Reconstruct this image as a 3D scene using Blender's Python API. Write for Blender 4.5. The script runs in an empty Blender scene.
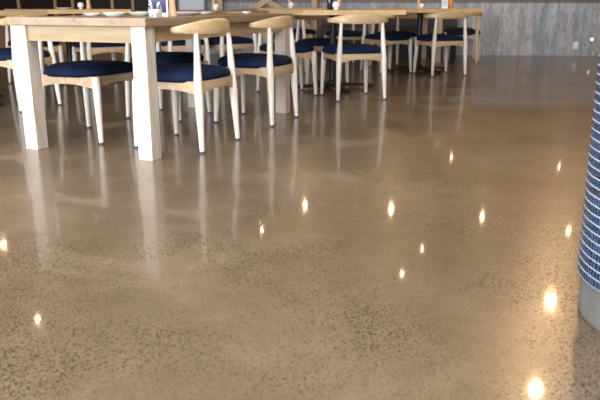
import bpy, bmesh, math, random
from mathutils import Vector, Matrix
random.seed(7)
PI = math.pi
scene = bpy.context.scene
COL = scene.collection

# ------------------------------------------------------------------ materials
def new_mat(name):
    m = bpy.data.materials.new(name); m.use_nodes = True
    nt = m.node_tree; nt.nodes.clear()
    out = nt.nodes.new('ShaderNodeOutputMaterial'); b = nt.nodes.new('ShaderNodeBsdfPrincipled')
    nt.links.new(b.outputs[0], out.inputs[0])
    return m, nt, b

def nd(nt, kind, **kw):
    n = nt.nodes.new('ShaderNode' + kind)
    for k, v in kw.items():
        if hasattr(n, k) and k not in ('Scale',): setattr(n, k, v)
        else: n.inputs[k].default_value = v
    return n

def ramp(nt, fac, stops):
    r = nt.nodes.new('ShaderNodeValToRGB'); e = r.color_ramp.elements
    while len(e) < len(stops): e.new(0.5)
    for i, (p, c) in enumerate(stops):
        e[i].position = p; e[i].color = (*c, 1) if len(c) == 3 else c
    nt.links.new(fac, r.inputs[0]); return r.outputs[0]

def mixc(nt, fac, a, b, mode='MIX'):
    n = nt.nodes.new('ShaderNodeMix'); n.data_type = 'RGBA'; n.blend_type = mode
    for s, v in ((0, fac), (6, a), (7, b)):
        if isinstance(v, (int, float)): n.inputs[s].default_value = v
        elif isinstance(v, tuple): n.inputs[s].default_value = (*v, 1)
        else: nt.links.new(v, n.inputs[s])
    return n.outputs[2]

def objco(nt, scale=(1, 1, 1)):
    t = nt.nodes.new('ShaderNodeTexCoord'); mp = nt.nodes.new('ShaderNodeMapping')
    mp.inputs['Scale'].default_value = scale
    nt.links.new(t.outputs['Object'], mp.inputs[0]); return mp.outputs[0]

def bump(nt, b, h, strength=.2, dist=.002):
    n = nt.nodes.new('ShaderNodeBump'); n.inputs['Strength'].default_value = strength
    n.inputs['Distance'].default_value = dist
    nt.links.new(h, n.inputs['Height']); nt.links.new(n.outputs[0], b.inputs['Normal'])

def plain(name, col, rough=.5, metal=0., coat=0., var=.06, scale=20):
    m, nt, b = new_mat(name)
    n = nd(nt, 'TexNoise', Scale=scale, Detail=3.); nt.links.new(objco(nt), n.inputs[0])
    c = ramp(nt, n.outputs[0], [(.3, tuple(max(0, v*(1-var)) for v in col)), (.7, tuple(min(1, v*(1+var)) for v in col))])
    nt.links.new(c, b.inputs['Base Color'])
    b.inputs['Roughness'].default_value = rough; b.inputs['Metallic'].default_value = metal
    b.inputs['Coat Weight'].default_value = coat
    return m

def wood(name, dark, light, axis='z', rough=.45, scale=1., ring=True):
    m, nt, b = new_mat(name)
    s = {'x': (1.2, 14, 14), 'y': (14, 1.2, 14), 'z': (14, 14, 1.2)}[axis]
    co = objco(nt, tuple(v*scale for v in s))
    n1 = nd(nt, 'TexNoise', Scale=1.6, Detail=5., Distortion=1.2); nt.links.new(co, n1.inputs[0])
    n2 = nd(nt, 'TexNoise', Scale=9., Detail=4., Distortion=.3); nt.links.new(co, n2.inputs[0])
    c = ramp(nt, n1.outputs[0], [(.34, dark), (.5, tuple((a+b_)/2 for a, b_ in zip(dark, light))), (.66, light)])
    c2 = ramp(nt, n2.outputs[0], [(.3, (.82, .80, .77)), (.6, (1, 1, 1))])
    c = mixc(nt, .8, c, c2, 'MULTIPLY')
    nt.links.new(c, b.inputs['Base Color']); b.inputs['Roughness'].default_value = rough
    bump(nt, b, n2.outputs[0], .1, .001)
    return m

def stave_wood(name, cols, sx=.07, sy=.6, rough=.4):
    """solid staves glued side by side, running along local y"""
    m, nt, b = new_mat(name)
    t = nt.nodes.new('ShaderNodeTexCoord')
    sep = nt.nodes.new('ShaderNodeSeparateXYZ'); nt.links.new(t.outputs['Object'], sep.inputs[0])
    cmb = nt.nodes.new('ShaderNodeCombineXYZ')
    nt.links.new(sep.outputs[1], cmb.inputs[0]); nt.links.new(sep.outputs[0], cmb.inputs[1])
    br = nd(nt, 'TexBrick', offset=.37)
    for k, v in (('Scale', 1.), ('Mortar Size', .0006), ('Mortar Smooth', 0.), ('Brick Width', sy), ('Row Height', sx)):
        br.inputs[k].default_value = v
    br.inputs['Color1'].default_value = (0, 0, 0, 1); br.inputs['Color2'].default_value = (1, 1, 1, 1)
    br.inputs['Mortar'].default_value = (.2, .2, .2, 1)
    nt.links.new(cmb.outputs[0], br.inputs['Vector'])
    c = ramp(nt, br.outputs[0], [(0, cols[0]), (.35, cols[1]), (.7, cols[2]), (1, cols[1])])
    co = objco(nt, (24, 1.6, 24))
    n1 = nd(nt, 'TexNoise', Scale=1.5, Detail=6., Distortion=1.5); nt.links.new(co, n1.inputs[0])
    c2 = ramp(nt, n1.outputs[0], [(.32, (.70, .66, .62)), (.55, (1, 1, 1))])
    c = mixc(nt, .85, c, c2, 'MULTIPLY')
    nt.links.new(c, b.inputs['Base Color']); b.inputs['Roughness'].default_value = rough
    return m

def emit(name, col, strength):
    m = bpy.data.materials.new(name); m.use_nodes = True; nt = m.node_tree; nt.nodes.clear()
    out = nt.nodes.new('ShaderNodeOutputMaterial'); e = nt.nodes.new('ShaderNodeEmission')
    e.inputs[0].default_value = (*col, 1); e.inputs[1].default_value = strength
    nt.links.new(e.outputs[0], out.inputs[0]); return m

def floor_mat():
    m, nt, b = new_mat('polished_concrete')
    co = objco(nt)
    big = nd(nt, 'TexNoise', Scale=.9, Detail=5., Roughness=.6, Distortion=.4); nt.links.new(co, big.inputs[0])
    base = ramp(nt, big.outputs[0], [(.34, FLOOR_D), (.5, FLOOR_M), (.66, FLOOR_L)])
    mid = nd(nt, 'TexNoise', Scale=9., Detail=6., Roughness=.65); nt.links.new(co, mid.inputs[0])
    base = mixc(nt, .75, base, ramp(nt, mid.outputs[0], [(.3, (.78, .77, .76)), (.7, (1.12, 1.12, 1.12))]), 'MULTIPLY')
    grain = nd(nt, 'TexNoise', Scale=140., Detail=3., Roughness=.7); nt.links.new(co, grain.inputs[0])
    base = mixc(nt, .9, base, ramp(nt, grain.outputs[0], [(.34, (.62, .60, .60)), (.48, (1, 1, 1)), (.7, (1.2, 1.17, 1.1))]), 'MULTIPLY')
    # patches where the aggregate and pits show more
    patch = nd(nt, 'TexNoise', Scale=1.7, Detail=3.); nt.links.new(co, patch.inputs[0])
    pm = ramp(nt, patch.outputs[0], [(.44, (0, 0, 0)), (.62, (1, 1, 1))])
    pits = []
    for sc_, r0, amt, col in ((150., .42, .95, (.022, .017, .013)), (80., .30, .95, (.026, .020, .015)), (60., .16, .3, (.45, .40, .33))):
        v = nd(nt, 'TexVoronoi', Scale=sc_); nt.links.new(co, v.inputs[0])
        dot = ramp(nt, v.outputs['Distance'], [(r0*.6, (1, 1, 1)), (r0*1.3, (0, 0, 0))])
        sel = ramp(nt, v.outputs['Color'], [(.36, (0, 0, 0)), (.42, (1, 1, 1))])
        f = mixc(nt, 1., dot, sel, 'MULTIPLY')
        f = mixc(nt, 1., f, mixc(nt, .7, (1., 1., 1.), pm, 'MULTIPLY'), 'MULTIPLY')
        f = mixc(nt, 1., f, (amt, amt, amt), 'MULTIPLY')
        base = mixc(nt, f, base, col)
        if sc_ > 50 and col[0] < .1: pits.append(f)
    nt.links.new(base, b.inputs['Base Color'])
    rr = nd(nt, 'TexNoise', Scale=2.3, Detail=4.); nt.links.new(co, rr.inputs[0])
    mr = nt.nodes.new('ShaderNodeMapRange'); mr.inputs[1].default_value = .3; mr.inputs[2].default_value = .7
    mr.inputs[3].default_value = ROUGH[0]; mr.inputs[4].default_value = ROUGH[1]
    nt.links.new(rr.outputs[0], mr.inputs[0]); nt.links.new(mr.outputs[0], b.inputs['Roughness'])
    b.inputs['IOR'].default_value = 1.5
    pit = mixc(nt, 1., pits[0], pits[1], 'ADD')
    nt.links.new(ramp(nt, pit, [(.1, (.40, .40, .40)), (.7, (.04, .04, .04))]), b.inputs['Coat Weight'])
    nt.links.new(ramp(nt, pit, [(.1, (.5, .5, .5)), (.7, (.08, .08, .08))]), b.inputs['Specular IOR Level'])
    b.inputs['Coat Roughness'].default_value = .05
    return m

FLOOR_D, FLOOR_M, FLOOR_L = (.100, .071, .045), (.128, .094, .062), (.160, .121, .082)
ROUGH = (.285, .31)

def plank_mat():
    m, nt, b = new_mat('weathered_planks')
    t = nt.nodes.new('ShaderNodeTexCoord')
    sep = nt.nodes.new('ShaderNodeSeparateXYZ'); nt.links.new(t.outputs['Object'], sep.inputs[0])
    cmb = nt.nodes.new('ShaderNodeCombineXYZ')
    nt.links.new(sep.outputs[2], cmb.inputs[0]); nt.links.new(sep.outputs[0], cmb.inputs[1])
    br = nd(nt, 'TexBrick', offset=.5)
    for k, v in (('Scale', 1.), ('Mortar Size', .002), ('Mortar Smooth', .1), ('Brick Width', 3.), ('Row Height', .16)):
        br.inputs[k].default_value = v
    br.inputs['Color1'].default_value = (0, 0, 0, 1); br.inputs['Color2'].default_value = (1, 1, 1, 1)
    br.inputs['Mortar'].default_value = (0, 0, 0, 1)
    nt.links.new(cmb.outputs[0], br.inputs['Vector'])
    c = ramp(nt, br.outputs[0], [(0, (.24,.28,.335)), (.3, (.32,.345,.385)), (.6, (.35,.355,.37)), (1, (.26,.315,.40))])
    n = nd(nt, 'TexNoise', Scale=1., Detail=6., Distortion=.6); nt.links.new(objco(nt, (9, 9, 1.1)), n.inputs[0])
    c = mixc(nt, .95, c, ramp(nt, n.outputs[0], [(.3, (.70, .71, .73)), (.5, (1, 1, 1)), (.68, (1.25, 1.25, 1.27))]), 'MULTIPLY')
    n2 = nd(nt, 'TexNoise', Scale=1., Detail=5., Distortion=.3); nt.links.new(objco(nt, (60, 60, 9)), n2.inputs[0])
    c = mixc(nt, .8, c, ramp(nt, n2.outputs[0], [(.35, (.66, .65, .63)), (.65, (1.3, 1.3, 1.3))]), 'MULTIPLY')
    nt.links.new(c, b.inputs['Base Color']); b.inputs['Roughness'].default_value = .6
    bump(nt, b, n2.outputs[0], .3, .003)
    return m

def mosaic_mat():
    m, nt, b = new_mat('blue_mosaic')
    t = nt.nodes.new('ShaderNodeTexCoord')
    br = nd(nt, 'TexBrick', offset=0.)
    for k, v in (('Scale', 1.), ('Mortar Size', .0011), ('Mortar Smooth', .1), ('Brick Width', .0464), ('Row Height', .0232)):
        br.inputs[k].default_value = v
    br.inputs['Bias'].default_value = 0.
    br.inputs['Color1'].default_value = (.002, .009, .026, 1); br.inputs['Color2'].default_value = (.008, .034, .095, 1)
    br.inputs['Mortar'].default_value = (.50, .54, .60, 1)
    nt.links.new(t.outputs['UV'], br.inputs['Vector'])
    nt.links.new(br.outputs[0], b.inputs['Base Color'])
    r = ramp(nt, br.outputs[1], [(0, (.12, .12, .12)), (1, (.8, .8, .8))]); nt.links.new(r, b.inputs['Roughness']); b.inputs['Specular IOR Level'].default_value = .3
    inv = ramp(nt, br.outputs[1], [(0, (1, 1, 1)), (1, (0, 0, 0))]); bump(nt, b, inv, .5, .0012)
    return m

def concrete_mat(name, a, c, rough):
    m, nt, b = new_mat(name); co = objco(nt)
    n = nd(nt, 'TexNoise', Scale=7., Detail=8., Roughness=.7); nt.links.new(co, n.inputs[0])
    v = nd(nt, 'TexVoronoi', Scale=38.); nt.links.new(co, v.inputs[0])
    base = ramp(nt, n.outputs[0], [(.3, a), (.7, c)])
    base = mixc(nt, ramp(nt, v.outputs['Distance'], [(.05, (.7, .7, .7)), (.12, (0, 0, 0))]), base, (.6, .6, .58))
    nt.links.new(base, b.inputs['Base Color']); b.inputs['Roughness'].default_value = rough
    bump(nt, b, n.outputs[0], .2, .004); return m

def fabric_mat(name, col, scale=500):
    m, nt, b = new_mat(name); co = objco(nt)
    n = nd(nt, 'TexNoise', Scale=6., Detail=4.); nt.links.new(co, n.inputs[0])
    c = ramp(nt, n.outputs[0], [(.3, tuple(v*.75 for v in col)), (.7, tuple(v*1.3 for v in col))])
    nt.links.new(c, b.inputs['Base Color']); b.inputs['Roughness'].default_value = .8
    b.inputs['Specular IOR Level'].default_value = .15
    f = nd(nt, 'TexNoise', Scale=float(scale), Detail=2.); nt.links.new(co, f.inputs[0]); bump(nt, b, f.outputs[0], .3, .001)
    return m

def glass_mat(name, col=(1, 1, 1), rough=.02):
    m, nt, b = new_mat(name)
    b.inputs['Base Color'].default_value = (*col, 1); b.inputs['Roughness'].default_value = rough
    b.inputs['Transmission Weight'].default_value = 1.; b.inputs['IOR'].default_value = 1.45
    return m

M = dict(
    floor=floor_mat(), planks=plank_mat(), mosaic=mosaic_mat(),
    plinth=concrete_mat('grey_concrete', (.065, .065, .065), (.13, .13, .127), .5),
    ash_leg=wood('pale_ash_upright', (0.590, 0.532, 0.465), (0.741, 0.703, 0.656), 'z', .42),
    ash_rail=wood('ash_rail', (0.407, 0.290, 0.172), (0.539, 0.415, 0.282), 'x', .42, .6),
    oak_back=wood('honey_ash_back', (.41, .285, .15), (.55, .41, .25), 'x', .36, .6),
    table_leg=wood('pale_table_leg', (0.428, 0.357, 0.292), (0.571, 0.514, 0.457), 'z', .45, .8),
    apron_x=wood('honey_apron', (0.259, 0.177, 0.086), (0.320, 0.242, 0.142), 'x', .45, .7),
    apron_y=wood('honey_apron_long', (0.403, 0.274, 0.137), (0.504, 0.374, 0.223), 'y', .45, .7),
    top=stave_wood('staved_top', [(0.225, 0.154, 0.101), (0.275, 0.202, 0.133), (0.243, 0.166, 0.098)]),
    top_cafe=stave_wood('staved_cafe_top', [(0.572, 0.389, 0.195), (0.686, 0.491, 0.274), (0.617, 0.424, 0.229)], .09, .8),
    navy=fabric_mat('navy_cushion', (.0035, .0095, .034)),
    glide=plain('blue_grey_glide', (.05, .07, .16), .4),
    iron=plain('black_iron', (.012, .012, .014), .45, .3),
    dark=plain('charcoal_leather', (.035, .034, .035), .55),
    upper=wood('dark_timber_lining', (.19, .112, .055), (.29, .185, .10), 'z', .5, .3),
    ceil=plain('ceiling_paint', (.16, .14, .12), .9),
    sidewall=plain('side_wall_paint', (.34, .31, .28), .85),
    trim=plain('dark_timber_trim', (.12, .105, .09), .5),
    mull=wood('window_timber', (.30, .19, .10), (.44, .30, .17), 'z', .5),
    pane=plain('dark_pane', (.018, .012, .009), .35),
    door=plain('pale_door_paint', (.62, .66, .74), .6, var=.02),
    frame=wood('oak_frame', (.42, .29, .15), (.55, .40, .24), 'z', .5),
    white=plain('white_ceramic', (.80, .80, .80), .15, var=.02),
    green=plain('pale_celadon', (.62, .74, .68), .2, var=.03),
    glass=glass_mat('clear_glass'),
    grinder=wood('turned_beech', (.52, .33, .18), (.66, .45, .28), 'z', .35),
    chrome=plain('brushed_metal', (.6, .6, .6), .25, 1.),
    bottle=plain('dark_bottle_glass', (.012, .016, .03), .08),
    orange=plain('orange_sauce_plastic', (.60, .20, .03), .3),
    menu_navy=plain('menu_navy', (.012, .020, .10), .4),
    menu_white=plain('menu_white', (.78, .80, .86), .4, var=.02),
    menu_gold=plain('menu_gold', (.55, .42, .18), .4),
    paleblue=plain('pale_blue_card', (.45, .60, .68), .4),
    plastic=plain('white_plastic', (.75, .75, .74), .4, var=.02),
    lamp=emit('warm_lamp', (1., .66, .36), 6.), lamp_s=emit('warm_wall_lamp', (1., .72, .45), 6.),
    steplamp=emit('step_lamp', (1., .72, .50), 4.),
    metal_w=plain('white_metal', (.7, .7, .68), .4),
)

for k_ in ('pane', 'upper', 'ceil'):
    M[k_].node_tree.nodes['Principled BSDF'].inputs['Specular IOR Level'].default_value = .1
# ------------------------------------------------------------------ mesh helpers
def link(name, bm, mat, parent=None, smooth=False, loc=None, rotz=None):
    bmesh.ops.recalc_face_normals(bm, faces=bm.faces[:])
    me = bpy.data.meshes.new(name); bm.to_mesh(me); bm.free()
    if smooth:
        for p in me.polygons: p.use_smooth = True
        try: me.set_sharp_from_angle(angle=math.radians(42))
        except Exception: pass
    me.materials.append(mat)
    o = bpy.data.objects.new(name, me); COL.objects.link(o)
    if parent: o.parent = parent
    if loc: o.location = loc
    if rotz is not None: o.rotation_euler = (0, 0, rotz)
    return o

def thing(name, label, cat, loc=(0, 0, 0), rotz=0., group=None):
    o = bpy.data.objects.new(name, None); COL.objects.link(o)
    o.empty_display_size = .1; o.location = loc; o.rotation_euler = (0, 0, rotz)
    o['label'] = label; o['category'] = cat
    if group: o['group'] = group
    return o

def tag(o, label, cat, group=None):
    o['label'] = label; o['category'] = cat
    if group: o['group'] = group
    return o

def struct(name, bm, mat, parent=None, **k):
    o = link(name, bm, mat, parent, **k)
    if not parent: o['kind'] = 'structure'
    return o

def dup(root, loc, rotz, label, group=None):
    r = root.copy(); COL.objects.link(r); r.location = loc; r.rotation_euler = (0, 0, rotz); r['label'] = label
    if group: r['group'] = group
    for ch in list(root.children):
        c = ch.copy(); COL.objects.link(c); c.parent = r
        for g in list(ch.children):
            d = g.copy(); COL.objects.link(d); d.parent = c
    return r

def box(bm, c, s, bev=0., rotz=0.):
    t = bmesh.new(); bmesh.ops.create_cube(t, size=1.)
    for v in t.verts: v.co = Vector((v.co.x*s[0], v.co.y*s[1], v.co.z*s[2]))
    if bev: bmesh.ops.bevel(t, geom=t.edges[:], offset=bev, segments=2, affect='EDGES', profile=.7)
    R = Matrix.Rotation(rotz, 3, 'Z')
    vm = {}
    for v in t.verts: vm[v] = bm.verts.new(R @ v.co + Vector(c))
    for f in t.faces: bm.faces.new([vm[v] for v in f.verts])
    t.free(); return bm

def B(c, s, bev=0., rotz=0.):
    return box(bmesh.new(), c, s, bev, rotz)

def ring_loft(bm, rings, cap=True):
    rs = [[bm.verts.new(p) for p in r] for r in rings]
    n = len(rs[0])
    for a, b in zip(rs, rs[1:]):
        for i in range(n): bm.faces.new((a[i], a[(i+1) % n], b[(i+1) % n], b[i]))
    if cap:
        bm.faces.new(rs[0][::-1]); bm.faces.new(rs[-1])
    return bm

def tube(bm, pts, rad, n=12):
    pts = [Vector(p) for p in pts]; rings = []
    for i, p in enumerate(pts):
        d = (pts[min(i+1, len(pts)-1)] - pts[max(i-1, 0)]).normalized()
        up = Vector((0, 0, 1)) if abs(d.z) < .9 else Vector((0, 1, 0))
        s = d.cross(up).normalized(); u = s.cross(d)
        r = rad[i] if isinstance(rad, (list, tuple)) else rad
        rings.append([p + s*r*math.cos(2*PI*k/n) + u*r*math.sin(2*PI*k/n) for k in range(n)])
    return ring_loft(bm, rings)

def lathe(bm, prof, n=24, c=(0, 0, 0)):
    c = Vector(c)
    return ring_loft(bm, [[c + Vector((r*math.cos(2*PI*k/n), r*math.sin(2*PI*k/n), z)) for k in range(n)] for r, z in prof])

# ------------------------------------------------------------------ chair
SEATZ = .395
def elbow_chair(label, group):
    t = thing('elbow_chair', label, 'chair', group=group)
    arcy = lambda x: -.085 - .150*math.sqrt(max(0, 1-(x/.272)**2))
    # cushion: a soft rounded square, fullest in the middle and thin at its rim
    bm = bmesh.new(); rings = []; n = 56
    def outline(k, s):
        a = 2*PI*k/n; ca, sa = math.cos(a), math.sin(a); e = .62
        x = math.copysign(abs(ca)**e, ca)*.258; y = math.copysign(abs(sa)**e, sa)*.236
        x *= 1 + .05*(y/.236)
        return x*s, y*s
    for s, z in ((.30, .396), (.80, .394), (.955, .401), (1., .422), (.992, .440), (.95, .455), (.82, .467), (.5, .474), (.2, .476)):
        r = []
        for k in range(n):
            x, y = outline(k, s)
            drop = .012*(x/.258)**2*(1 if z > .42 else .3)
            r.append((x, y, z - drop + .004*(y/.236)))
        rings.append(r)
    ring_loft(bm, rings)
    link('seat_cushion', bm, M['navy'], t, smooth=True)
    # seat rails, arched underneath and running from leg to leg
    def rail(p, q, bow):
        bm = bmesh.new(); rings = []; p = Vector(p); q = Vector(q)
        d = (q-p).normalized(); nrm = Vector((d.y, -d.x, 0))
        for i in range(13):
            u = i/12; s = 1-(2*u-1)**2
            c = p.lerp(q, u) + nrm*bow*s
            zt = .404 ; zb = .326 + .030*s**.8
            rings.append([c - nrm*.013 + Vector((0, 0, zb)), c + nrm*.013 + Vector((0, 0, zb)),
                          c + nrm*.013 + Vector((0, 0, zt)), c - nrm*.013 + Vector((0, 0, zt))])
        return ring_loft(bm, rings)
    f, r_ = .205, -.200
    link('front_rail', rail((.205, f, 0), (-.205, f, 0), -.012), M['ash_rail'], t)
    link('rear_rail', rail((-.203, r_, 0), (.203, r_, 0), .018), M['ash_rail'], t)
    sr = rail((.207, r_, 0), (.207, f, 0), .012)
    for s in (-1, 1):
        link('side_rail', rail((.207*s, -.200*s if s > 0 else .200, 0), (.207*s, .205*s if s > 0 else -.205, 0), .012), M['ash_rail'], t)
    sr.free()
    for s in (-1, 1):
        # front leg
        zs = [.012, .1, .22, .32, .38, .402]
        pts = [(s*(.222 - .018*z/.44), .222 - .018*z/.44, z) for z in zs]
        lg = link('front_leg', tube(bmesh.new(), pts, [.0145, .0175, .0220, .0250, .0250, .0220], 14), M['ash_leg'], t, smooth=True)
        bm = bmesh.new(); lathe(bm, [(.0125, 0), (.0142, .003), (.0142, .0125)], 12, (s*.222, .222, 0)); link('glide', bm, M['glide'], lg)
        # rear leg carries on up to the back rail
        zs = [.012, .1, .22, .33, .40, .48, .57, .665]
        def rp(z):
            if z < .4: return (s*(.222 - .016*z/.4), -.222 + .02*z/.4, z)
            u = (z-.4)/.265
            return (s*(.206 - .016*u), -.202 + (arcy(.19)+.202)*u**1.3, z)
        lg = link('rear_leg', tube(bmesh.new(), [rp(z) for z in zs], [.0145, .0175, .0225, .0260, .0245, .0205, .0170, .0130], 14), M['ash_leg'], t, smooth=True)
        bm = bmesh.new(); lathe(bm, [(.0125, 0), (.0142, .003), (.0142, .0125)], 12, (s*.222, -.222, 0)); link('glide', bm, M['glide'], lg)
    # curved back rail: tall in the middle, slim paddle ends
    bm = bmesh.new(); rings = []
    N = 34
    for i in range(N+1):
        a = -PI/2 + PI*i/N; a *= .985
        x = .272*math.sin(a); y = -.085 - .150*math.cos(a)
        tx, ty = .272*math.cos(a), .150*math.sin(a); L = math.hypot(tx, ty); nx, ny = ty/L, -tx/L   # outward
        w = math.cos(a)
        w2 = max(0, w)**1.4
        hz = .017 + .027*w2; zc = .683 + .016*w2
        th = .0115 - .0015*w2
        if i in (0, N): hz *= .8; th *= .75
        lean = .010*w2
        ring = []
        for k in range(16):
            b = 2*PI*k/16; cb, sb = math.cos(b), math.sin(b)
            o = math.copysign(abs(cb)**.7, cb)*th; z = math.copysign(abs(sb)**.75, sb)*hz
            o += -lean*(z/hz)*.5
            ring.append((x + nx*o, y + ny*o, zc + z))
        rings.append(ring)
    ring_loft(bm, rings)
    link('back_rail', bm, M['oak_back'], t, smooth=True)
    return t

def ang(f): return math.atan2(f[1], f[0]) - PI/2
_chair = [None]
def place_chair(c, f, label, group):
    if _chair[0] is None:
        _chair[0] = elbow_chair(label, group); _chair[0].location = (c[0], c[1], 0); _chair[0].rotation_euler = (0, 0, ang(f))
    else: dup(_chair[0], (c[0], c[1], 0), ang(f), label, group)

# ------------------------------------------------------------------ the long dining table
U = Vector((-.927, .375)); V = Vector((.375, .927)); R0 = Vector((-.80, 3.66))
def main_pt(u, v): return R0 + U*u + V*v
def leg_table(name, label, c, yaxis, W, L, LW, group=None, dark=False):
    """W along local x, L along local y (yaxis is its world direction)"""
    t = thing(name, label, 'table', (c[0], c[1], 0), ang(yaxis), group)
    link('tabletop', B((0, 0, .729), (W+.04, L+.04, .042), .003), M['top'], t)
    for sx in (-1, 1):
        for sy in (-1, 1):
            link('leg', B((sx*(W/2-LW/2), sy*(L/2-LW/2), .354), (LW, LW, .708), .002), M['table_leg'], t)
    ins = .012
    for s in (-1, 1):
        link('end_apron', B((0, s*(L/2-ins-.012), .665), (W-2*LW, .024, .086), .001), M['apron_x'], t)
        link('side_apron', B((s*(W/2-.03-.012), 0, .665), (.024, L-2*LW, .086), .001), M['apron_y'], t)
    return t
WM, LM = .875, 1.925
mc = main_pt(WM/2, LM/2)
leg_table('dining_table', 'long pale timber dining table with square legs, nearest of all the tables', mc, V, WM, LM, .088)

def cafe_table(label, c, yaxis, W, L, group='square pedestal cafe tables'):
    t = thing('pedestal_table', label, 'table', (c[0], c[1], 0), ang(yaxis), group)
    link('tabletop', B((0, 0, .745), (W, L, .042), .003), M['top_cafe'], t)
    link('mounting_plate', B((0, 0, .7195), (.36, .36, .009)), M['iron'], t)
    bm = bmesh.new(); lathe(bm, [(.055, .055), (.055, .07), (.034, .085), (.034, .695), (.06, .71), (.06, .7145)], 20)
    link('pedestal', bm, M['iron'], t, smooth=True)
    for k in range(4):
        a = k*PI/2; bm = bmesh.new(); rings = []
        for r, w, zb, zt in ((.0, .05, .022, .058), (.12, .045, .022, .056), (.32, .034, .018, .044), (.43, .028, .014, .034), (.455, .02, .014, .026)):
            c0 = Vector((math.cos(a)*r, math.sin(a)*r, 0)); s = Vector((-math.sin(a), math.cos(a), 0))*w
            rings.append([c0-s+Vector((0, 0, zb)), c0+s+Vector((0, 0, zb)), c0+s*.8+Vector((0, 0, zt)), c0-s*.8+Vector((0, 0, zt))])
        ring_loft(bm, rings); arm = link('base_foot', bm, M['iron'], t)
        bm = bmesh.new(); lathe(bm, [(.022, 0), (.026, .004), (.026, .016), (.016, .019)], 14, (math.cos(a)*.415, math.sin(a)*.415, 0))
        link('leveller', bm, M['iron'], arm)
    return t
def rect_dirs(e): return Vector(e), Vector((-e[1], e[0]))

C3 = Vector((.33, 7.03)); d3 = Vector((-.29, .957))
cafe_table('oak-topped cafe table on a black cross base, in the middle beyond the long table', C3, d3, 1.0, 1.2)
C5 = Vector((1.50, 8.90)); d5 = Vector((-.465, .885))
cafe_table('oak-topped cafe table on a black cross base, the rightmost table', C5, d5, 1.0, 1.2)
C7 = Vector((-2.90, 5.90)); d7 = Vector((.375, .927))
cafe_table('oak-topped cafe table cut by the left edge of the photo', C7, d7, 1.0, 1.2)
C8 = Vector((-2.55, 7.80)); d8 = Vector((-.58, .815))
cafe_table('oak-topped cafe table directly behind the near end of the long table', C8, d8, 1.0, 1.2)
leg_table('dining_table', 'timber four-legged table behind the far half of the long table', (-1.22, 8.27), (-.5, .866), 1.5, .9, .075)
leg_table('dining_table', 'timber four-legged table deepest in the room, beyond the rightmost cafe table', (1.55, 10.62), (-.08, .997), .92, .9, .075)
cafe_table('small cafe table deep in the room, in line with the long table', (-.20, 9.55), (-.3, .954), 1.0, 1.0)

# ------------------------------------------------------------------ chairs
GA = 'chairs around the long dining table'; GB = 'chairs around the cafe tables'; GC = 'chairs at the back of the room'
fm = -U; fo = U
place_chair(main_pt(.070, .495), U, 'ash elbow chair with navy seat at the long table, right side, nearest the photographer', GA)
place_chair(main_pt(.070, 1.465), U, 'ash elbow chair with navy seat at the long table, right side, farther of the two', GA)
place_chair(main_pt(.772, .500), -U, 'ash elbow chair seen through the near end of the long table, far-left side', GA)
place_chair(main_pt(.775, 1.40), -U, 'ash elbow chair left of the long table, mostly hidden behind the nearest right-hand chair', GA)
place_chair((.478, 6.31), (-.29, .957), 'ash elbow chair seen squarely from behind at the middle cafe table', GB)
place_chair((-.13, 6.58), (.957, .29), 'ash elbow chair side-on at the left edge of the middle cafe table', GB)
place_chair((.225, 7.50), (.29, -.957), 'navy-seated chair on the far side of the middle cafe table, facing the camera', GB)
place_chair((1.685, 8.455), (-.33, .944), 'ash elbow chair seen from behind at the rightmost cafe table', GB)
place_chair((1.07, 8.74), (.885, .465), 'ash elbow chair side-on at the left edge of the rightmost cafe table', GB)
place_chair((1.25, 9.42), (.465, -.885), 'dark-seated chair on the far side of the rightmost cafe table', GB)
place_chair((-2.31, 5.69), (-.927, .375), 'ash elbow chair at the far left, facing the cafe table cut by the photo edge', GB)
place_chair((-2.04, 7.24), (-.60, .80), 'ash elbow chair seen from behind under the long table, at the cafe table beyond', GB)
place_chair((-2.80, 7.42), (.80, .60), 'ash elbow chair side-on left of the cafe table behind the long table', GB)
place_chair((-.775, 7.82), (-.56, .83), 'ash elbow chair from behind at the four-legged table, right of its pair', GB)
place_chair((-1.27, 7.55), (-.53, .85), 'ash elbow chair from behind at the four-legged table, left of its pair', GB)
place_chair((2.45, 10.88), (-.98, .18), 'honey ash chair closest to the plank wall, rightmost of all chairs', GC)
place_chair((2.36, 10.24), (-.95, .30), 'honey ash chair beside the deepest table, just behind the rightmost cafe table', GC)
place_chair((-.02, 10.40), (-.15, -.99), 'chair deep in the room against the dark bench, left of a pair', GC)
place_chair((-.02-.17, 8.85), (-.2, .98), 'chair at the small deep cafe table, its back to the camera', GC)
place_chair((.62, 9.75), (-.95, -.3), 'chair at the right side of the small deep cafe table', GC)

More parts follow.
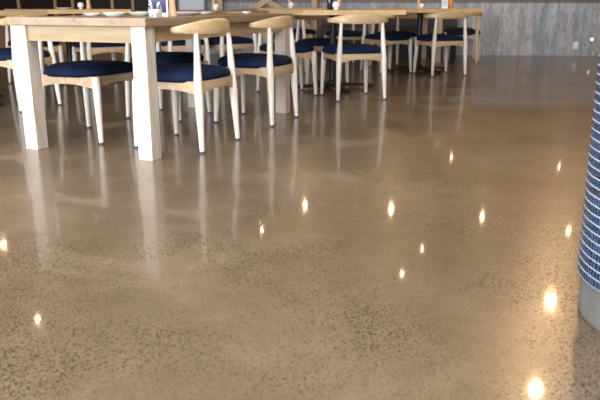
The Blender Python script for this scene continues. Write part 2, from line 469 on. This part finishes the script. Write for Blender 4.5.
# ------------------------------------------------------------------ table things
TZ = .7505
def tz(p): return .7505 if (p[1] < 6 or 'L' in str(p[2:])) else .7665
def shaker(p, label, h=.08, r=.016, top='chrome', fill='white'):
    t = thing('salt_shaker', label, 'shaker', (p[0], p[1], tz(p)), 0, 'salt and pepper shakers')
    bm = bmesh.new(); lathe(bm, [(r*.9, 0), (r, .004), (r, h*.5), (r*.8, h*.72), (r*.72, h*.78)], 20); link('jar', bm, M['glass'], t, smooth=True)
    bm = bmesh.new(); lathe(bm, [(r*.75, .004), (r*.85, .008), (r*.85, h*.5), (r*.7, h*.52)], 16); link('salt', bm, M[fill], t, smooth=True)
    bm = bmesh.new(); lathe(bm, [(r*.78, h*.78), (r*.8, h*.93), (r*.5, h)], 20); link('cap', bm, M[top], t, smooth=True)
def globe(p, label, r=.027):
    t = thing('candle_globe', label, 'candle holder', (p[0], p[1], tz(p)), 0, 'white globe candle holders')
    bm = bmesh.new(); pr = [(r*.55, 0), (r*.6, .004)] + [(r*math.cos(a), .006+r+r*math.sin(a)) for a in [(-60+15*k)*PI/180 for k in range(9)]]
    pr += [(r*.45, pr[-1][1]-.004), (r*.3, pr[-1][1]-.012)]
    lathe(bm, pr, 24); link('globe', bm, M['white'], t, smooth=True)
    bm = bmesh.new(); tube(bm, [(0, 0, pr[-1][1]-.001), (0, 0, pr[-1][1]+.014)], .0015, 6); link('wick', bm, M['iron'], t)
def grinder(p, label, h=.20, mat='grinder'):
    t = thing('pepper_grinder', label, 'pepper grinder', (p[0], p[1], tz(p)), 0, 'turned wooden pepper grinders')
    bm = bmesh.new(); lathe(bm, [(.028, 0), (.029, .012), (.024, .03), (.019, .07), (.021, h*.55), (.024, h*.62), (.018, h*.66)], 20); link('body', bm, M[mat], t, smooth=True)
    bm = bmesh.new(); lathe(bm, [(.019, h*.665), (.025, h*.72), (.026, h*.82), (.016, h*.93), (.008, h*.95)], 20); link('head', bm, M[mat], t, smooth=True)
    bm = bmesh.new(); lathe(bm, [(.006, h*.95), (.008, h*.97), (.006, h)], 12); link('knob', bm, M['chrome'], t, smooth=True)
def bottle(p, label, mat, h=.21):
    t = thing('sauce_bottle', label, 'bottle', (p[0], p[1], tz(p)), 0, 'sauce bottles on the tables')
    bm = bmesh.new(); lathe(bm, [(.028, 0), (.031, .005), (.031, h*.55), (.024, h*.66), (.012, h*.78), (.012, h*.9)], 20); link('bottle_body', bm, M[mat], t, smooth=True)
    bm = bmesh.new(); lathe(bm, [(.0135, h*.9), (.0135, h), (.010, h*1.004)], 16); link('cap', bm, M['menu_white' if mat == 'orange' else 'iron'], t, smooth=True)
def plate(p, label, r, mat, h=.017, cat='plate'):
    bm = bmesh.new(); lathe(bm, [(r*.55, 0), (r*.6, .002), (r*.85, h*.45), (r, h*.95), (r*.985, h), (r*.8, h*.6), (r*.5, h*.35), (.003, h*.33)], 32)
    o = link('side_plate' if cat == 'plate' else 'bowl', bm, M[mat], None, smooth=True, loc=(p[0], p[1], tz(p))); tag(o, label, cat, 'small crockery on the tables')
def menu(p, rz, label, face='menu_navy', w=.105, h=.21):
    t = thing('menu_stand', label, 'menu', (p[0], p[1], tz(p)), rz, 'menu stands')
    link('base', B((0, 0, .006), (w*1.02, .06, .012), .002), M['menu_white'], t)
    link('holder', B((0, 0, .012+h/2), (w, .004, h), .001), M['menu_white'], t)
    card = link('card', B((0, -.0032, .014+h/2), (w*.82, .002, h*.93)), M[face], t)
    if face == 'menu_navy':
        for z, ww in ((.105, .5), (.097, .34), (.15, .6), (.165, .4)):
            link('printed_line', B((0, -.0046, z), (w*ww, .0006, .0022)), M['menu_gold'], card)

def ray(px, Y): return ((px-300)/690*(Y*math.cos(.2768)+.07*math.sin(.2768)), Y)
menu(ray(159, 4.12), .12, 'navy menu card in a white stand on the near corner of the long table')
shaker(ray(151.5, 4.02), 'clear glass salt shaker left of the white globe on the long table')
globe(ray(155, 3.95), 'white globe candle holder in front of the navy menu', .019)
shaker(ray(159.5, 3.99), 'clear glass shaker right of the white globe on the long table')
grinder(ray(172.5, 4.18), 'pale wooden pepper grinder beside the navy menu', .2)
plate(ray(115, 4.10), 'pale green bowl near the front edge of the long table, left one', .068, 'green', .024, 'bowl')
plate(ray(141, 4.26), 'pale green bowl left of the navy menu', .072, 'green', .024, 'bowl')
plate(ray(93, 4.28), 'white side plate at the left of the long table', .055, 'white')
plate(ray(187, 4.62), 'white plate in the middle of the long table right of the menu', .095, 'white', .02)
plate(ray(206, 5.02), 'white plate behind the nearest right chair back', .05, 'white')
plate(ray(247, 5.3), 'small white dish near the far end of the long table', .036, 'white')
globe(ray(81, 7.85), 'white globe candle holder on the cafe table behind the long table', .034)
grinder(ray(89, 7.9), 'pale pepper grinder on the cafe table behind the long table', .22)
plate(ray(64, 7.6), 'white plate on the cafe table behind the long table', .09, 'white')
globe(ray(216, 8.25) + ('L',), 'white globe candle holder on the four-legged table behind', .034)
grinder(ray(214, 8.5) + ('L',), 'dark-stained pepper grinder on the four-legged table behind', .2)
grinder(ray(289.5, 9.6), 'wooden pepper grinder on the small deep cafe table', .22)
globe(ray(291, 9.4), 'white globe candle holder on the small deep cafe table', .04)
bottle(ray(330, 7.15), 'dark sauce bottle on the middle cafe table', 'bottle', .2)
globe(ray(336, 7.02), 'white globe candle holder on the middle cafe table', .038)
grinder(ray(339, 7.14), 'wooden pepper grinder on the middle cafe table', .22)
grinder(ray(418.5, 9.0), 'wooden pepper grinder on the rightmost cafe table', .22)
globe(ray(421.5, 8.85), 'white globe candle holder on the rightmost cafe table', .03)
menu(ray(444.5, 8.9), -.1, 'pale blue menu card in a white stand on the rightmost cafe table', 'paleblue', .075)
bottle(ray(450.5, 8.95), 'orange sauce bottle on the rightmost cafe table', 'orange', .2)

# ------------------------------------------------------------------ column
CX, CY, CR = 1.047, 1.698, .28
t = thing('tiled_column', 'round column clad in blue mosaic tiles standing on a grey concrete plinth', 'column', (CX, CY, 0))
bm = bmesh.new(); lathe(bm, [(CR-.004, 0), (CR, .004), (CR, .112), (CR-.004, .116)], 128)
link('concrete_plinth', bm, M['plinth'], t, smooth=True)
bm = bmesh.new(); n = 160; uvl = bm.loops.layers.uv.new('UVMap')
prof = [(CR-.02, .113), (CR+.010, .113), (CR+.013, .116), (CR+.021, .8), (CR+.021, 3.1)]
cols = [[bm.verts.new((r*math.cos(2*PI*k/n), r*math.sin(2*PI*k/n), z)) for k in range(n)] for r, z in prof]
circ = .0464*round(2*PI*(CR+.017)/.0135)
for j in range(len(prof)-1):
    for k in range(n):
        f = bm.faces.new((cols[j][k], cols[j][(k+1) % n], cols[j+1][(k+1) % n], cols[j+1][k]))
        for lp, (kk, jj) in zip(f.loops, ((k, j), (k+1, j), (k+1, j+1), (k, j+1))):
            lp[uvl].uv = (circ*kk/n, prof[jj][1]-.116)
link('mosaic_cladding', bm, M['mosaic'], t, smooth=True)

# ------------------------------------------------------------------ room shell
H = 3.1; X0, X1, Y0 = -6.5, 5.6, -4.5
WA = math.atan(-.1); WO = Vector((3., 11.75))
def wp(x, out=0., z=0.):
    """x along the back wall's own axis from its origin, out = distance into the room"""
    return Vector((WO.x + x*math.cos(WA) + out*math.sin(WA), WO.y + x*math.sin(WA) - out*math.cos(WA), z))
def wx(px): # wall coordinate seen at pixel column px
    s = (px-300)/690
    lo, hi = -10., 4.
    for _ in range(50):
        m_ = (lo+hi)/2; p = wp(m_)
        if p.x/(p.y*math.cos(.2768)) < s: lo = m_
        else: hi = m_
    return lo
def WB(name, xa, xb, za, zb, depth, mat, parent=None, bev=0., inset=0.):
    """box on the back wall"""
    c = wp((xa+xb)/2, depth/2+inset, 0)
    if parent is None:
        bm = B((0, 0, (za+zb)/2), (xb-xa, depth, zb-za), bev)
        return link(name, bm, mat, None, loc=(c.x, c.y, 0), rotz=WA)
    bm = B(((xa+xb)/2, -(depth/2+inset), (za+zb)/2), (xb-xa, depth, zb-za), bev)
    return link(name, bm, mat, parent)

struct('floor', B(((X0+X1)/2, 4.4, -.05), (X1-X0+.6, 18.4, .1)), M['floor'])
struct('ceiling', B(((X0+X1)/2, 4.4, H+.05), (X1-X0+.6, 18.4, .1)), M['ceil'])
WL, WR = -9.4, 2.75
wb = WB('wall_back', WL, WR, 0, H, .12, M['upper'], inset=-.145); wb['kind'] = 'structure'
XD = wx(207)          # planks start right of the pale door
o = WB('wall_cladding', XD, WR, 0, .845, .024, M['planks'], inset=-.024); o.name = 'wall_cladding'; o['kind'] = 'structure'
o = WB('trim_1', XD, WR, .845, .885, .04, M['trim'], inset=-.024); o['kind'] = 'structure'
# door and window wall at the left
o = WB('door_1', wx(179.5), wx(204.5), 0.006, 2.05, .045, M['door'], inset=-.024); o['kind'] = 'structure'
hd = B((wx(201), -.045, 1.0), (.02, .05, .14), .004)
hob = link('door_handle', hd, M['chrome'], None)
hob.parent = o; hob.location = (-(wx(179.5)+wx(204.5))/2, 0, 0)
for i, (a, b_) in enumerate(((177.5, 179.5), (204.5, 206.7))):
    q = WB('trim_%d' % (i+2), wx(a), wx(b_), 0, 2.1, .06, M['trim'], inset=-.024); q['kind'] = 'structure'
# window band
wr = bpy.data.objects.new('window_1', None); COL.objects.link(wr); wr.location = (WO.x, WO.y, 0); wr.rotation_euler = (0, 0, WA); wr['kind'] = 'structure'
WB('window_pane', WL+.3, wx(177.3), .55, 2.35, .012, M['pane'], parent=wr, inset=-.022)
for px in (-60, -20, 19.5, 56, 73.5, 113, 133.5, 171):
    a = wx(px); WB('mullion', a-.022, a+.022, .60, 2.30, .05, M['mull'], parent=wr, inset=-.005)
WB('window_sill', WL+.3, wx(177), .54, .60, .10, M['mull'], parent=wr, inset=-.02)
WB('window_head', WL+.3, wx(177), 2.30, 2.36, .06, M['mull'], parent=wr, inset=-.02)

struct('wall_left', B((X0-.06, 4.2, H/2), (.12, 17.6, H)), M['sidewall'])
struct('wall_right', B((X1+.06, 3.6, H/2), (.12, 16.2, H)), M['sidewall'])
# wall behind the photographer with one wide window opening
wf = bmesh.new()
OX0, OX1, OZ0, OZ1 = -6.2, -.4, .35, 2.85
box(wf, ((X0+X1)/2, Y0, OZ0/2), (X1-X0, .2, OZ0)); box(wf, ((X0+X1)/2, Y0, (H+OZ1)/2), (X1-X0, .2, H-OZ1))
box(wf, ((X0+OX0)/2, Y0, (OZ0+OZ1)/2), (OX0-X0, .2, OZ1-OZ0)); box(wf, ((X1+OX1)/2, Y0, (OZ0+OZ1)/2), (X1-OX1, .2, OZ1-OZ0))
struct('wall_front', wf, M['sidewall'])

# fittings on the plank wall
t = thing('wall_socket', 'white socket low on the plank wall near the tiled column', 'socket', tuple(wp(wx(580), 0, 0)), WA)
link('socket_plate', B((0, -.006, .165), (.075, .012, .115), .002), M['plastic'], t)
link('switch', B((0, -.0135, .18), (.03, .004, .03), .001), M['metal_w'], t)
t = thing('step_light', 'small round warm light low on the plank wall, beside the tiled column', 'wall light', tuple(wp(wx(595.5), 0, 0)), WA)
bm = bmesh.new(); tube(bm, [(0, 0, .265), (0, -.03, .265)], .03, 20); link('housing', bm, M['metal_w'], t)
bm = bmesh.new(); tube(bm, [(0, -.0305, .265), (0, -.036, .265)], .017, 20); link('lens', bm, M['steplamp'], t)

# X-braced timber frame standing against the back wall
xa, xb = wx(221.5), wx(315)
t = thing('cross_braced_frame', 'light timber frame with a big diagonal cross brace against the grey plank wall', 'frame', (WO.x, WO.y, 0), WA)
for a in (xa, xb): WB('post', a-.045, a+.045, 0, 1.34, .06, M['frame'], parent=t, inset=.09)
WB('top_rail', xa-.045, xb+.045, 1.34, 1.41, .06, M['frame'], parent=t, inset=.09)
WB('bottom_rail', xa+.045, xb-.045, .36, .42, .06, M['frame'], parent=t, inset=.09)
zx0, zx1 = .42, 1.34
for k, s in enumerate((-1, 1)):
    p0 = Vector(((xa+xb)/2 - s*(xb-xa-.1)/2, 0, zx0)); p1 = Vector(((xa+xb)/2 + s*(xb-xa-.1)/2, 0, zx1))
    d = (p1-p0).normalized(); nrm = Vector((-d.z, 0, d.x))*.045
    y0 = -.092 - k*.031; y1 = y0 - .028
    bm = bmesh.new(); ring_loft(bm, [[p0-nrm+Vector((0, y0, 0)), p0+nrm+Vector((0, y0, 0)), p0+nrm+Vector((0, y1, 0)), p0-nrm+Vector((0, y1, 0))],
                                     [p1-nrm+Vector((0, y0, 0)), p1+nrm+Vector((0, y0, 0)), p1+nrm+Vector((0, y1, 0)), p1-nrm+Vector((0, y1, 0))]])
    link('cross_brace', bm, M['frame'], t)

# dark bench along the back wall
ba, bb = wx(322), wx(458)
t = thing('bench', 'long charcoal upholstered bench along the back wall behind the tables', 'bench', (WO.x, WO.y, 0), WA)
WB('seat', ba, bb, .28, .46, .52, M['dark'], parent=t, bev=.02, inset=.02)
WB('plinth', ba+.04, bb-.04, 0, .28, .42, M['iron'], parent=t, inset=.02)
WB('backrest', ba, bb, .46, .72, .12, M['dark'], parent=t, bev=.02, inset=.01)

# ------------------------------------------------------------------ lamps
def lamp_at(px, py, Y):
    f = 690.; p = math.atan(196/690.); h = .82
    dx = (px-300)/f; dy = (py-200)/f
    vy = math.cos(p)-dy*math.sin(p); vz = -math.sin(p)-dy*math.cos(p)
    t0 = -h/vz; gx, gy = dx*t0, vy*t0
    k = Y/gy; return (gx*k, Y, -h + h*k)      # mirrored ray: height of the lamp at distance Y
def lamp_on_ceiling(px, py):
    a = lamp_at(px, py, 1.); b_ = lamp_at(px, py, 2.)
    Y = 1 + (H-.02-a[2])/(b_[2]-a[2]); return lamp_at(px, py, Y)
def bulb_light(x, y, z, r, k=1., col=(1., .66, .36)):
    L = bpy.data.lights.new('bulb_light', 'POINT'); L.shadow_soft_size = r; L.energy = 260*39.5*r*r*k; L.color = col
    o = bpy.data.objects.new('bulb_light', L); COL.objects.link(o); o.location = (x, y, z)
def downlight(px, py, label, r=.05):
    r *= .7
    x, y, z = lamp_on_ceiling(px, py)
    t = thing('ceiling_downlight', label, 'ceiling light', (x, y, H), 0, 'recessed warm downlights')
    bm = bmesh.new(); ring_loft(bm, [[(q*math.cos(2*PI*k/24), q*math.sin(2*PI*k/24), zz) for k in range(24)] for q, zz in ((r+.03, 0), (r+.03, -.008), (r+.004, -.012), (r+.004, 0))], cap=False)
    link('bezel', bm, M['metal_w'], t, smooth=True)
    bm = bmesh.new(); lathe(bm, [(r, -.002), (r, -.01), (r*.8, -.018)], 20); link('lens', bm, M['lamp'], t)
    bulb_light(x, y, H-.03-r, r, 2.2 if r > .05 else .8, (1., .62, .31) if r > .05 else (1., .66, .36))
def pendant(px, py, Y, label, r=.045):
    r *= .62
    x, y, z = lamp_at(px, py, Y)
    t = thing('pendant_lamp', label, 'pendant lamp', (x, y, z), 0, 'warm bulbs hanging on cords')
    bm = bmesh.new(); lathe(bm, [(.01, -r)] + [(r*math.cos(a), r*math.sin(a)) for a in [(-70+20*k)*PI/180 for k in range(8)]] + [(.016, r*1.15)], 20); link('bulb', bm, M['lamp'], t, smooth=True)
    bulb_light(x, y, z-2*r-.004, r)
    bm = bmesh.new(); lathe(bm, [(.02, r*1.1), (.022, r*1.2), (.022, r*1.2+.06), (.006, r*1.2+.07)], 16); link('lamp_holder', bm, M['iron'], t)
    bm = bmesh.new(); tube(bm, [(0, 0, r*1.2+.068), (0, 0, H-z-.02)], .003, 6); link('cord', bm, M['iron'], t)
    bm = bmesh.new(); lathe(bm, [(.05, H-z-.025), (.05, H-z)], 20); link('ceiling_rose', bm, M['iron'], t)
pendant(305, 209, 10.9, 'warm bulb on a cord near the middle of the back wall', .05)
pendant(391, 213, 10.7, 'warm bulb on a cord above the deepest table', .05)
pendant(482, 220, 10.4, 'warm bulb on a cord above the chair by the plank wall', .04)
pendant(568, 234, 10.6, 'warm bulb on a cord near the right end of the plank wall', .04)
pendant(262, 232, 10.9, 'warm bulb on a cord left of the cross-braced frame', .028)
downlight(4, 247, 'recessed warm downlight above the left edge of the room')
downlight(38, 322, 'recessed warm downlight above the cafe table cut by the photo edge', .04)
downlight(422, 250, 'recessed warm downlight above the middle of the room, farther', .024)
downlight(402, 275, 'recessed warm downlight above the middle of the room, nearer', .028)
downlight(550, 305, 'recessed warm downlight right of the tables, farther', .085)
downlight(535, 395, 'recessed warm downlight right of the tables, nearer', .085)
for px, py, lab in ((453, 163, 'small warm wall lamp on the dark timber above the planks, left one'), (558, 170, 'small warm wall lamp on the dark timber above the planks, right one')):
    a = lamp_at(px, py, 11.55); 
    t = thing('wall_lamp', lab, 'wall lamp', (a[0], WO.y - .1*(a[0]-WO.x), a[2]), WA, 'small wall lamps')
    link('back_plate', B((0, .012, 0), (.07, .016, .10), .003), M['iron'], t)
    bm = bmesh.new(); tube(bm, [(0, .004, .03), (0, -.06, .03), (0, -.075, .0)], .006, 8); link('arm', bm, M['iron'], t)
    bm = bmesh.new(); lathe(bm, [(.02, -.05), (.028, -.03), (.022, 0), (.01, .006)], 16, (0, -.08, 0)); link('bulb', bm, M['lamp_s'], t, smooth=True)
    q = t.location; bulb_light(q.x, q.y-.085, q.z-.078, .018, .3)

def area(name, loc, rot, sx, sy, power, col):
    L = bpy.data.lights.new(name, 'AREA'); L.shape = 'RECTANGLE'; L.size = sx; L.size_y = sy; L.energy = power; L.color = col
    o = bpy.data.objects.new(name, L); COL.objects.link(o); o.location = loc; o.rotation_euler = rot; return o
area('overhead_fill', (-.8, .6, H-.02), (0, 0, 0), 7., 6., 600, (1., .95, .88))  # unseen fill under the solid ceiling, added to brighten the near floor
# daylight through the wide opening behind the photographer, and along the left side
area('window_daylight_front', ((OX0+OX1)/2, Y0, (OZ0+OZ1)/2), (PI/2, 0, 0), OX1-OX0, OZ1-OZ0, 1000, (.93, .96, 1.))
area('window_daylight_left', (X0+.02, 1.0, 1.7), (PI/2, 0, PI/2), 5.5, 2.2, 420, (.92, .96, 1.))
for o in bpy.data.objects:
    if o.type == 'LIGHT' and o.name.startswith('window_daylight_left'): o.rotation_euler = (PI/2, 0, -PI/2)

for x in (1.9, 3.3, 4.7):  # added fill spots without any fittings, to brighten the plank wall
    L = bpy.data.lights.new('wall_wash_fill', 'SPOT'); L.energy = 70; L.color = (.86, .93, 1.); L.spot_size = math.radians(58); L.spot_blend = .9; L.shadow_soft_size = .05
    o = bpy.data.objects.new('wall_wash_fill', L); COL.objects.link(o); o.location = (x-.3, 9.1, H-.15)
    o.rotation_euler = (Vector((x, 11.75-.1*(x-3), .35)) - o.location).to_track_quat('-Z', 'Y').to_euler()
w = bpy.data.worlds.new('World'); scene.world = w; w.use_nodes = True
w.node_tree.nodes['Background'].inputs[0].default_value = (.6, .65, .75, 1); w.node_tree.nodes['Background'].inputs[1].default_value = .5

# ------------------------------------------------------------------ camera
cam = bpy.data.cameras.new('Camera'); co = bpy.data.objects.new('Camera', cam); COL.objects.link(co)
cam.sensor_width = 36; cam.lens = 690/600*36; cam.clip_start = .05
co.location = (0, 0, .82); co.rotation_euler = (PI/2 - math.atan(196/690.), 0, 0)
cam.dof.use_dof = True; cam.dof.focus_distance = 3.4; cam.dof.aperture_fstop = 4.5
scene.camera = co
vs = scene.view_settings
vs.view_transform = 'Standard'; vs.look = 'None'; vs.gamma = 1.; vs.exposure = 0.; vs.use_curve_mapping = False
scene.cycles.use_denoising = True; scene.cycles.sample_clamp_indirect = 6.
